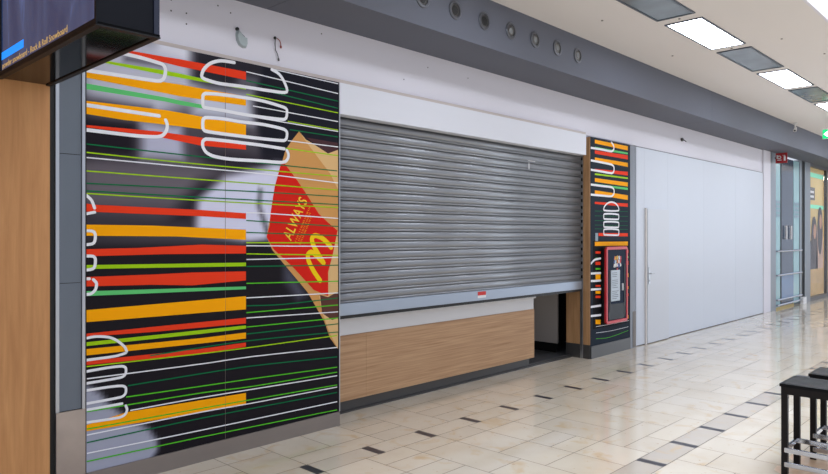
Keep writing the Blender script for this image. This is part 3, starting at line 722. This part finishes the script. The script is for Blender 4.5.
# beam spotlights
def spot(x, lit_glass, label):
    t = thing('recessed_spotlight', (x, 4.09, 3.80), label, 'spotlight', 'round recessed spotlights in the grey beam')
    bm = bmesh.new(); add_ring(bm, (x, 4.09, 3.80), (0, -1, 0), .088, .058, .012); under(bm_obj('ring', bm, mat('spot_ring', (96, 99, 106), .3, .6)), t)
    bm = bmesh.new(); add_ring(bm, (x, 4.089, 3.80), (0, -1, 0), .058, .048, .006); add_cyl(bm, (x, 4.0895, 3.80), (x, 4.0865, 3.80), .056, seg=28); under(bm_obj('gimbal', bm, M_dgrey), t)
    bm = bmesh.new(); add_cyl(bm, (x, 4.0865, 3.80), (x, 4.083, 3.80), .046 if not lit_glass else .032, .040 if not lit_glass else .028, seg=24)
    under(bm_obj('lens' if lit_glass else 'socket', bm, mat('lens_glass', (150, 156, 160), .1, .5) if lit_glass else M_black, None), t)
labs = ['empty black spotlight socket nearest the camera, cut by the top of the photo', 'second beam spotlight from the left, with an open black socket', 'third beam spotlight from the left, with an open black socket', 'fourth beam spotlight from the left, first with a glass lens', 'middle one of the last three glass-lensed beam spotlights, counted nearest', 'sixth beam spotlight from the left, last but one towards the far end', 'farthest round spotlight in the grey beam']
labs[4] = 'fifth beam spotlight from the left, second with a glass lens'
for k in range(7): spot(4.370 + .4425 * k, k > 2, labs[k])
# ceiling lamps
def lamp(x0, x1, lit, label, group):
    y0, y1 = 2.765, 3.18
    t = thing('ceiling_light', ((x0 + x1) / 2, 2.97, 4.0), label, 'ceiling light', group)
    f = .022
    under(boxes('frame', [((x0, y0, 4.018), (x1, y0 + f, 4.03)), ((x0, y1 - f, 4.018), (x1, y1, 4.03)), ((x0, y0 + f, 4.018), (x0 + f, y1 - f, 4.03)), ((x1 - f, y0 + f, 4.018), (x1, y1 - f, 4.03))], M_frame), t)
    under(box('diffuser', (x0 + f, y0 + f, 4.024), (x1 - f, y1 - f, 4.029), M_lampon if lit else M_lampoff), t)
names = {1: 'nearest lit rectangular lamp in the ceiling row', 2: 'unlit glass ceiling panel between the two nearest lit lamps', 3: 'second lit rectangular lamp in the ceiling row', 4: 'unlit ceiling panel just beyond the second lit lamp', 5: 'third lit ceiling lamp, cut by the right edge of the photo', 0: 'unlit grey ceiling panel at the top edge, before the first lit lamp'}
for k in range(-4, 12):
    a = 5.76 + 1.5625 * k
    lamp(a, a + 1.37, k % 2 == 1, names.get(k, ('lit' if k % 2 else 'unlit') + ' ceiling panel of the row, beyond the edge of the photo'), 'lit ceiling lamps in the row' if k % 2 else 'unlit ceiling panels in the row')
# stools
def stool(x0, y1, label):
    s = .36; x1, y0 = x0 + s, y1 - s
    t = thing('bar_stool', (x0 + s / 2, y1 - s / 2, 0), label, 'stool', 'dark wooden stools on the walkway')
    bm = bmesh.new(); n = 12; g = {}
    for i in range(n + 1):
        for j in range(n + 1):
            u, v = i / n * 2 - 1, j / n * 2 - 1
            g[i, j] = bm.verts.new((x0 + s * i / n, y0 + s * j / n, .655 - .012 * (1 - u * u) * (1 - v ** 4) - (.006 if max(abs(u), abs(v)) > .99 else 0)))
    for i in range(n):
        for j in range(n): bm.faces.new((g[i, j], g[i + 1, j], g[i + 1, j + 1], g[i, j + 1]))
    r = bmesh.ops.extrude_face_region(bm, geom=bm.faces[:]); 
    for v in [e for e in r['geom'] if isinstance(e, bmesh.types.BMVert)]: v.co.z = .628
    bmesh.ops.recalc_face_normals(bm, faces=bm.faces)
    under(bm_obj('seat', bm, M_seat, None, False), t)
    i_ = .008; th = .040
    under(boxes('apron', [((x0 + i_, y1 - i_ - .022, .575), (x1 - i_, y1 - i_, .628)), ((x0 + i_, y0 + i_, .575), (x1 - i_, y0 + i_ + .022, .628)), ((x0 + i_, y0 + i_, .575), (x0 + i_ + .022, y1 - i_, .628)), ((x1 - i_ - .022, y0 + i_, .575), (x1 - i_, y1 - i_, .628))], M_stool), t)
    for a in (x0 + i_, x1 - i_ - th):
        for b in (y0 + i_, y1 - i_ - th): under(box('leg', (a, b, 0), (a + th, b + th, .60), M_stool, None, .003), t)
    a, b, c, d = x0 + i_ + th / 2, x1 - i_ - th / 2, y0 + i_ + th / 2, y1 - i_ - th / 2
    for z, sides in ((.182, 'ABCD'), (.080, 'A')):
        for q in sides:
            P_, Q_ = {'A': ((a, c), (a, d)), 'B': ((b, c), (b, d)), 'C': ((a, c), (b, c)), 'D': ((a, d), (b, d))}[q]
            bm = bmesh.new(); e = .009
            if q in 'AB': add_box(bm, (P_[0] - e - .012, P_[1] - .0, z - .018), (P_[0] + e - .012, Q_[1], z + .018), 0, .004)
            else: add_box(bm, (P_[0], P_[1] - e, z - .018), (Q_[0], P_[1] + e, z + .018), 0, .004)
            under(bm_obj('foot_rail', bm, M_chrome), t)
stool(5.245, 1.445, 'nearer dark wooden bar stool with chrome foot rails at lower right')
stool(5.765, 1.388, 'farther dark wooden bar stool, mostly hidden behind the nearer one')
# stain under the stools
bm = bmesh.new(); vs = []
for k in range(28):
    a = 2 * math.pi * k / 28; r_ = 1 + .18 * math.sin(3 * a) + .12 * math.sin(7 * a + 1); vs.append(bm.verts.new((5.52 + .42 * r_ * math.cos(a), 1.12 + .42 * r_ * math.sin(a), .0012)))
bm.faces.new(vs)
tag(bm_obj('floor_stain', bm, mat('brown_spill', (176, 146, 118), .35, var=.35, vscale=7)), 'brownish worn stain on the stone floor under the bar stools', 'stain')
# wall fittings
def bracket():
    t = thing('cable_blob', (2.915, 4.70, 3.25), 'grey-green sealing putty patch left on the white wall above the mural', 'wall putty')
    t.name = 'putty_patch'
    bm = bmesh.new(); pts = [(2.872, 3.325), (2.905, 3.30), (2.93, 3.275), (2.962, 3.27), (2.965, 3.215), (2.955, 3.19), (2.925, 3.185), (2.89, 3.20), (2.868, 3.235), (2.862, 3.28)]
    top = [bm.verts.new((2.915 + (x - 2.915) * .82, 4.672, 3.245 + (z - 3.245) * .82)) for x, z in pts]; bot = [bm.verts.new((x, 4.70, z)) for x, z in pts]
    bm.faces.new(top)
    for k in range(10): bm.faces.new((top[k], top[(k + 1) % 10], bot[(k + 1) % 10], bot[k]))
    bmesh.ops.recalc_face_normals(bm, faces=bm.faces); under(bm_obj('putty', bm, mat('grey_putty', (168, 178, 180), .7, bump=.3, bscale=30)), t)
    bm = bmesh.new(); add_cyl(bm, (2.875, 4.70, 3.325), (2.875, 4.685, 3.325), .014, seg=12); add_cyl(bm, (2.875, 4.69, 3.325), (2.93, 4.675, 3.27), .004, seg=8); under(bm_obj('cable_end', bm, M_black), t)
bracket()
def wires():
    t = thing('loose_wires', (3.235, 4.70, 3.33), 'two thin loose wires hanging from a hole in the white wall', 'wire')
    bm = bmesh.new(); add_cyl(bm, (3.232, 4.70, 3.33), (3.232, 4.693, 3.33), .013, seg=14); under(bm_obj('wall_hole', bm, M_black), t)
    for nm, pts, m, tip in (('grey_wire', [(3.232, 3.33), (3.228, 3.28), (3.232, 3.23), (3.252, 3.20), (3.262, 3.165)], M_dgrey, 1), ('red_wire', [(3.25, 3.33), (3.275, 3.315), (3.284, 3.29), (3.285, 3.275)], mat('red_wire', (170, 90, 84), .5), 1)):
        bm = bmesh.new()
        for a, b in zip(pts, pts[1:]): add_cyl(bm, (a[0], 4.69, a[1]), (b[0], 4.69, b[1]), .0035, seg=8)
        add_cyl(bm, (pts[-1][0], 4.69, pts[-1][1]), (pts[-1][0] + .002, 4.69, pts[-1][1] - .02), .008, seg=8)
        under(bm_obj(nm, bm, m), t)
wires()
bm = bmesh.new()
for x, z in ((2.71, 3.47), (2.82, 3.44), (3.72, 3.47), (4.75, 3.24), (5.75, 3.42), (5.1, 3.42), (2.33, 3.42), (2.33, 3.34), (2.45, 3.27), (2.45, 3.35)): add_cyl(bm, (x, 4.6995, z), (x, 4.698, z), .006, seg=10)
tag(bm_obj('screw_holes', bm, M_black), 'scattered small screw holes in the white wall above the shop front', 'hole', kind='stuff')
bm = bmesh.new(); add_cyl(bm, (11.5, 4.70, 3.33), (11.5, 4.67, 3.33), .03, seg=16); add_cyl(bm, (11.5, 4.67, 3.33), (11.56, 4.64, 3.30), .008, seg=8)
tag(bm_obj('cable_outlet', bm, M_dgrey), 'small round cable outlet on the wall above the boarded front', 'outlet')
# signs
def fire_sign():
    t = thing('fire_point_sign', (16.5, 4.62, 3.3), 'red projecting fire equipment sign with white pictograms by the far doors', 'sign')
    under(box('plate', (16.49, 4.385, 3.30), (16.51, 4.62, 3.525), mat('sign_red', (160, 18, 26), .4)), t)
    bm = bmesh.new(); X = 16.488
    add_ring(bm, (X, 4.545, 3.43), (-1, 0, 0), .038, .02, .002); add_box(bm, (X - .002, 4.50, 3.36), (X, 4.585, 3.378)); add_box(bm, (X - .002, 4.565, 3.40), (X, 4.60, 3.48))
    add_box(bm, (X - .002, 4.415, 3.35), (X, 4.455, 3.45), 0, .0008); add_box(bm, (X - .002, 4.425, 3.45), (X, 4.445, 3.475)); add_box(bm, (X - .002, 4.445, 3.465), (X, 4.475, 3.475)); 
    under(bm_obj('pictogram', bm, M_white), t.children[0])
    under(box('mount', (16.495, 4.60, 3.40), (16.505, 4.64, 3.44), M_dgrey), t)
fire_sign()
def exit_sign():
    t = thing('exit_sign', (15.5, 3.25, 4.03), 'green lit emergency exit sign with white arrow hanging at the right edge', 'sign')
    gm = mat('exit_green', (0, 170, 96), .4, emit=(10, 190, 110), estr=.8); wm = mat('exit_white', (240, 250, 245), .4, emit=(240, 255, 250), estr=1)
    under(box('housing', (15.49, 2.98, 3.63), (15.53, 3.48, 3.82), M_white, None, .004), t)
    sf = under(box('sign_face', (15.485, 2.985, 3.635), (15.49, 3.475, 3.815), gm), t)
    bm = bmesh.new(); X = 15.4845
    vs = [bm.verts.new((X, y, z)) for y, z in ((3.46, 3.725), (3.38, 3.79), (3.38, 3.75), (3.28, 3.75), (3.28, 3.70), (3.38, 3.70), (3.38, 3.66))]; bm.faces.new(vs)
    r = bmesh.ops.extrude_face_region(bm, geom=bm.faces[:])
    for v in [e for e in r['geom'] if isinstance(e, bmesh.types.BMVert)]: v.co.x -= .002
    bmesh.ops.recalc_face_normals(bm, faces=bm.faces)
    under(bm_obj('arrow', bm, wm), sf)
    for y in (3.1, 3.36):
        bm = bmesh.new(); add_cyl(bm, (15.51, y, 3.82), (15.51, y, 4.03), .008, seg=8); under(bm_obj('rod', bm, M_dgrey), t)
exit_sign()
def cctv():
    t = thing('security_camera', (15.6, 4.02, 4.03), 'small white camera hanging from the ceiling by the beam', 'camera')
    bm = bmesh.new(); add_cyl(bm, (15.6, 4.0, 4.03), (15.6, 4.0, 4.01), .05, seg=20); add_cyl(bm, (15.6, 4.0, 4.02), (15.6, 4.0, 3.92), .016, seg=12); under(bm_obj('mount', bm, M_white), t)
    bm = bmesh.new(); add_cyl(bm, (15.64, 4.0, 3.925), (15.54, 3.99, 3.86), .026, .032, seg=20); hs = under(bm_obj('housing', bm, M_white), t)
    bm = bmesh.new(); add_cyl(bm, (15.54, 3.99, 3.862), (15.535, 3.99, 3.858), .018, seg=20); under(bm_obj('lens', bm, M_black), hs)
cctv()
bm_s = []
for x, y in ((6.7, 2.98 + .62), (8.8, 2.40), (8.81, 2.97), (8.65, 3.65), (7.22, 2.97), (9.9, 2.2), (11.8, 2.45)):
    bm = bmesh.new(); add_cyl(bm, (x, y, 4.03), (x, y, 4.022), .012, seg=12); bm_s.append(bm_obj('sprinkler_cap', bm, mat('cap_grey', (130, 124, 120), .5)))
places = ['beside the first unlit panel, towards the beam', 'right of the first lit lamp, away from the beam', 'in the gap between the first lit lamp and next unlit panel', 'between the first lit lamp and the grey beam', 'in the gap before the first lit lamp', 'near the ceiling step, beyond the first lit lamp', 'near the ceiling step, beyond the second lit lamp']
for o, s in zip(bm_s, places): tag(o, 'tiny dark ceiling cap ' + s, 'ceiling cap', 'tiny caps on the ceiling')
# far shop interior: flat poster, price sign, lit ceiling rings
def poster():
    t = thing('beauty_poster', (21.5, 5.5, 0), 'tall window poster of two long-haired people in the far lit shop', 'poster')
    under(box('board', (19.62, 4.75, .11), (21.24, 4.78, 3.46), mat('poster_yellow', (226, 196, 126), .5, var=.1, vscale=1)), t)
    sk = mat('poster_skin', (196, 142, 108), .5); hr = mat('poster_hair', (52, 34, 32), .5); cl = mat('poster_cloth', (206, 170, 150), .5, var=.3)
    def fig(name, x, h, s, m):
        bm = bmesh.new()
        pts = [(-.42, .3), (.42, .3), (.40, h - 1.0), (.36, h - .62), (.14, h - .50), (-.14, h - .50), (-.36, h - .62), (-.44, h - 1.0)]
        vs = [bm.verts.new((x + a * s, 4.748, b)) for a, b in pts]; bm.faces.new(vs); r = bmesh.ops.extrude_face_region(bm, geom=bm.faces[:])
        for v in [e for e in r['geom'] if isinstance(e, bmesh.types.BMVert)]: v.co.y -= .004
        bmesh.ops.recalc_face_normals(bm, faces=bm.faces); under(bm_obj(name, bm, m), t)
        bm = bmesh.new(); vs = [bm.verts.new((x + .26 * s * math.cos(a) * (1.25 if math.sin(a) < 0 else 1), 4.740, h - .30 + (.34 if math.sin(a) > 0 else .95) * math.sin(a))) for a in [2 * math.pi * k / 24 for k in range(24)]]
        f = bm.faces.new(vs); f.normal_update(); under(bm_obj('hair', bm, hr), t)
        bm = bmesh.new(); vs = [bm.verts.new((x + .06 + .14 * s * math.cos(a), 4.738, h - .36 + .20 * math.sin(a))) for a in [2 * math.pi * k / 20 for k in range(20)]]
        bm.faces.new(vs); under(bm_obj('face', bm, sk), t)
    fig('figure', 20.25, 2.15, .95, mat('poster_dark_dress', (70, 60, 66), .5)); fig('figure', 20.85, 2.42, .9, cl)
    under(box('lower_strip', (19.62, 4.742, .11), (21.24, 4.75, .8), mat('poster_amber', (208, 170, 110), .5, var=.25)), t)
    under(boxes('curved_band', [((19.62, 4.744, 3.22), (21.24, 4.75, 3.34)), ((19.62, 4.744, 2.40), (21.24, 4.75, 2.50))], mat('mint_glow', (120, 220, 180), .4, emit=(130, 235, 190), estr=.15)), t)
    si = under(box('small_sign', (19.66, 4.735, 2.62), (20.3, 4.75, 2.95), mat('sign_grey', (88, 84, 84), .5)), t)
    under(boxes('sign_rows', [((19.74, 4.732, z), (20.2, 4.735, z + .06)) for z in (2.68, 2.80)], M_white), t)
poster()
